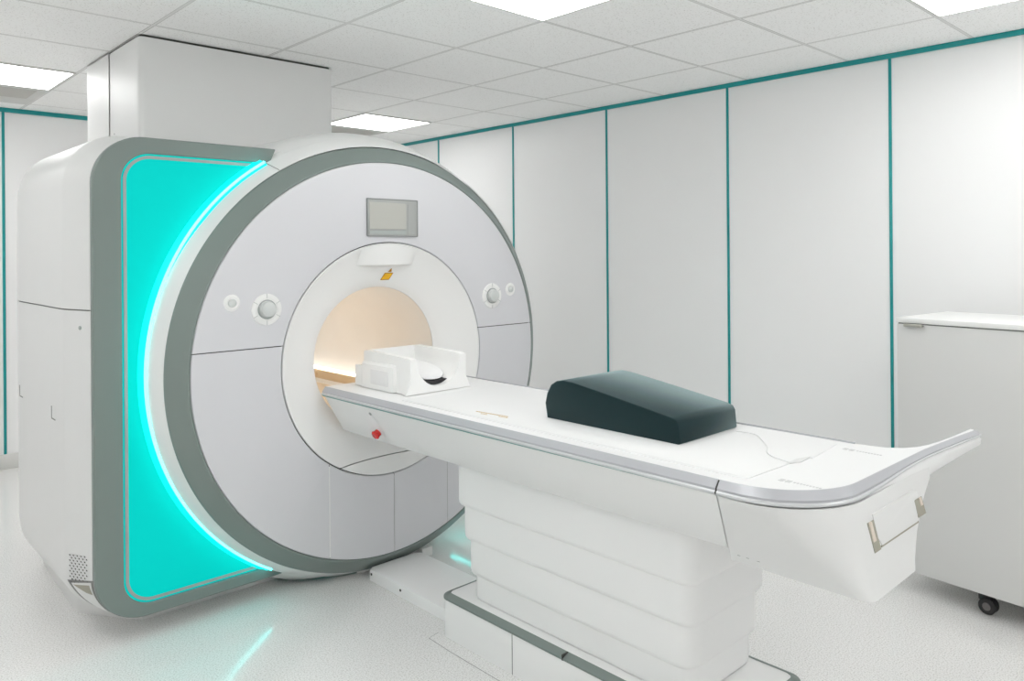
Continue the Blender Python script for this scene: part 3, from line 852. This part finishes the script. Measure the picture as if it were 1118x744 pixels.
# thin cord over the pad
pts = []
ctrl = [(2.110, 1.285), (2.112, 1.22), (2.06, 1.165), (2.0, 1.115), (1.945, 1.085), (1.915, 1.05), (1.900, 1.01), (1.892, .99)]
for i in range(len(ctrl) - 1):
    p0, p1, p2, p3 = ctrl[max(i - 1, 0)], ctrl[i], ctrl[i + 1], ctrl[min(i + 2, len(ctrl) - 1)]
    for k in range(6):
        t = k / 6
        pts.append(tuple(.5 * (2 * p1[q] + (p2[q] - p0[q]) * t + (2 * p0[q] - 5 * p1[q] + 4 * p2[q] - p3[q]) * t * t + (3 * p1[q] - p0[q] - 3 * p2[q] + p3[q]) * t ** 3) for q in (0, 1)))
pts.append(ctrl[-1])
thing(obj('thin_cord', tube([(x, y, ZT + .0052) for x, y in pts], .0014, 8), M['cord']), 'thin pale cord lying on the table between the wedge cushion and the foot end', 'cord')

# ------------------------------------------------------------------ cabinet on castors
cab = root('rolling_cabinet', 'pale grey cabinet on black castors by the right wall', 'cabinet', (3.347, 1.262, 0))
th = math.radians(6.0)
ex = Vector((cos(th), -sin(th), 0)); ey = Vector((sin(th), cos(th), 0))   # depth, along the front
O = Vector((3.347, 1.262, 0))
def cabm(bm):
    mtx = Matrix(((ex.x, ey.x, 0, O.x), (ex.y, ey.y, 0, O.y), (0, 0, 1, 0), (0, 0, 0, 1)))
    bmesh.ops.transform(bm, matrix=mtx, verts=bm.verts); return bm
Wd, Ln = .46, 1.20
body = obj('body', cabm(box(.018, Wd, -Ln, 0, .10, 1.122, bev=.003)), M['cab'], cab)
obj('front_panel', cabm(box(0, .016, -Ln, .0, .092, 1.120, bev=.002)), M['cab'], cab)
top = obj('top_panel', cabm(box(-.004, Wd + .01, -Ln - .004, .004, 1.125, 1.146, bev=.003)), M['cab_top'], cab)
obj('top_gap', cabm(box(.004, Wd - .01, -Ln + .01, -.004, 1.118, 1.127)), M['seam'], cab)
hd = NB(); add_box(hd, -.020, -.0145, -.112, -.036, 1.111, 1.124, bev=.0015); add_box(hd, -.016, .002, -.110, -.105, 1.114, 1.119); add_box(hd, -.016, .002, -.044, -.039, 1.114, 1.119)
obj('handle', cabm(hd), M['metal'], cab, label='small metal pull handle')
def castor(px, py):
    bm = NB(); add_box(bm, px - .03, px + .03, py - .035, py + .035, .086, .101); add_box(bm, px - .014, px + .014, py - .02, py + .03, .05, .09, bev=.004)
    c = obj('castor', cabm(bm), M['rubber'], cab, label='black castor')
    for dx in (-.020, .008):
        t = NB(); revolve(t, [(0, dx), (.026, dx), (.032, dx + .003), (.032, dx + .010), (.026, dx + .013), (0, dx + .013)], 0, 0, n=28)
        bmesh.ops.transform(t, matrix=Matrix.Translation((px, py - .004, .0325)) @ Matrix.Rotation(pi / 2, 4, 'Z'), verts=t.verts)
        w = obj('wheel', cabm(t), M['rubber'], c)
    t = NB(); revolve(t, [(0, -.001), (.015, -.001), (.016, .004)], 0, 0, n=20)
    bmesh.ops.transform(t, matrix=Matrix.Translation((px - .022, py - .004, .0325)) @ Matrix.Rotation(-pi / 2, 4, 'Z'), verts=t.verts)
    obj('hub_cap', cabm(t), M['hub'], c)
for px, py in ((.060, -.322), (.40, -.322), (.06, -1.10), (.40, -1.10)): castor(px, py)

# ------------------------------------------------------------------ world, camera, view
w = bpy.data.worlds.new('world'); scene.world = w; w.use_nodes = True
w.node_tree.nodes['Background'].inputs[0].default_value = (.8, .8, .8, 1)
w.node_tree.nodes['Background'].inputs[1].default_value = .3

f_px, cx_px, cy_px, yaw, pitch, roll = 841.5, 587.0, 275.6, .7745, .0004, -.0076
cam = bpy.data.cameras.new('camera'); co = bpy.data.objects.new('camera', cam); COL.objects.link(co)
fwd = Vector((sin(yaw), cos(yaw), 0)); rgt = Vector((cos(yaw), -sin(yaw), 0)); upv = Vector((0, 0, 1))
f2 = fwd * cos(pitch) + upv * sin(pitch); u2 = upv * cos(pitch) - fwd * sin(pitch)
r3 = rgt * cos(roll) + u2 * sin(roll); u3 = u2 * cos(roll) - rgt * sin(roll)
co.matrix_world = Matrix(((r3.x, u3.x, -f2.x, 0), (r3.y, u3.y, -f2.y, 0), (r3.z, u3.z, -f2.z, 1.43), (0, 0, 0, 1)))
cam.sensor_fit = 'HORIZONTAL'; cam.sensor_width = 36
cam.lens = f_px / 1118 * 36
cam.shift_x = (559 - cx_px) / 1118
cam.shift_y = (cy_px - 372) / 1118
cam.clip_start = .05
scene.camera = co

scene.view_settings.view_transform = 'Standard'
scene.view_settings.look = 'None'
scene.view_settings.gamma = 1
scene.view_settings.use_curve_mapping = False
scene.view_settings.exposure = 0.04
cy = scene.cycles
cy.use_denoising = True
cy.max_bounces = 16; cy.diffuse_bounces = 14; cy.glossy_bounces = 4
cy.sample_clamp_indirect = 6
cy.caustics_reflective = False; cy.caustics_refractive = False
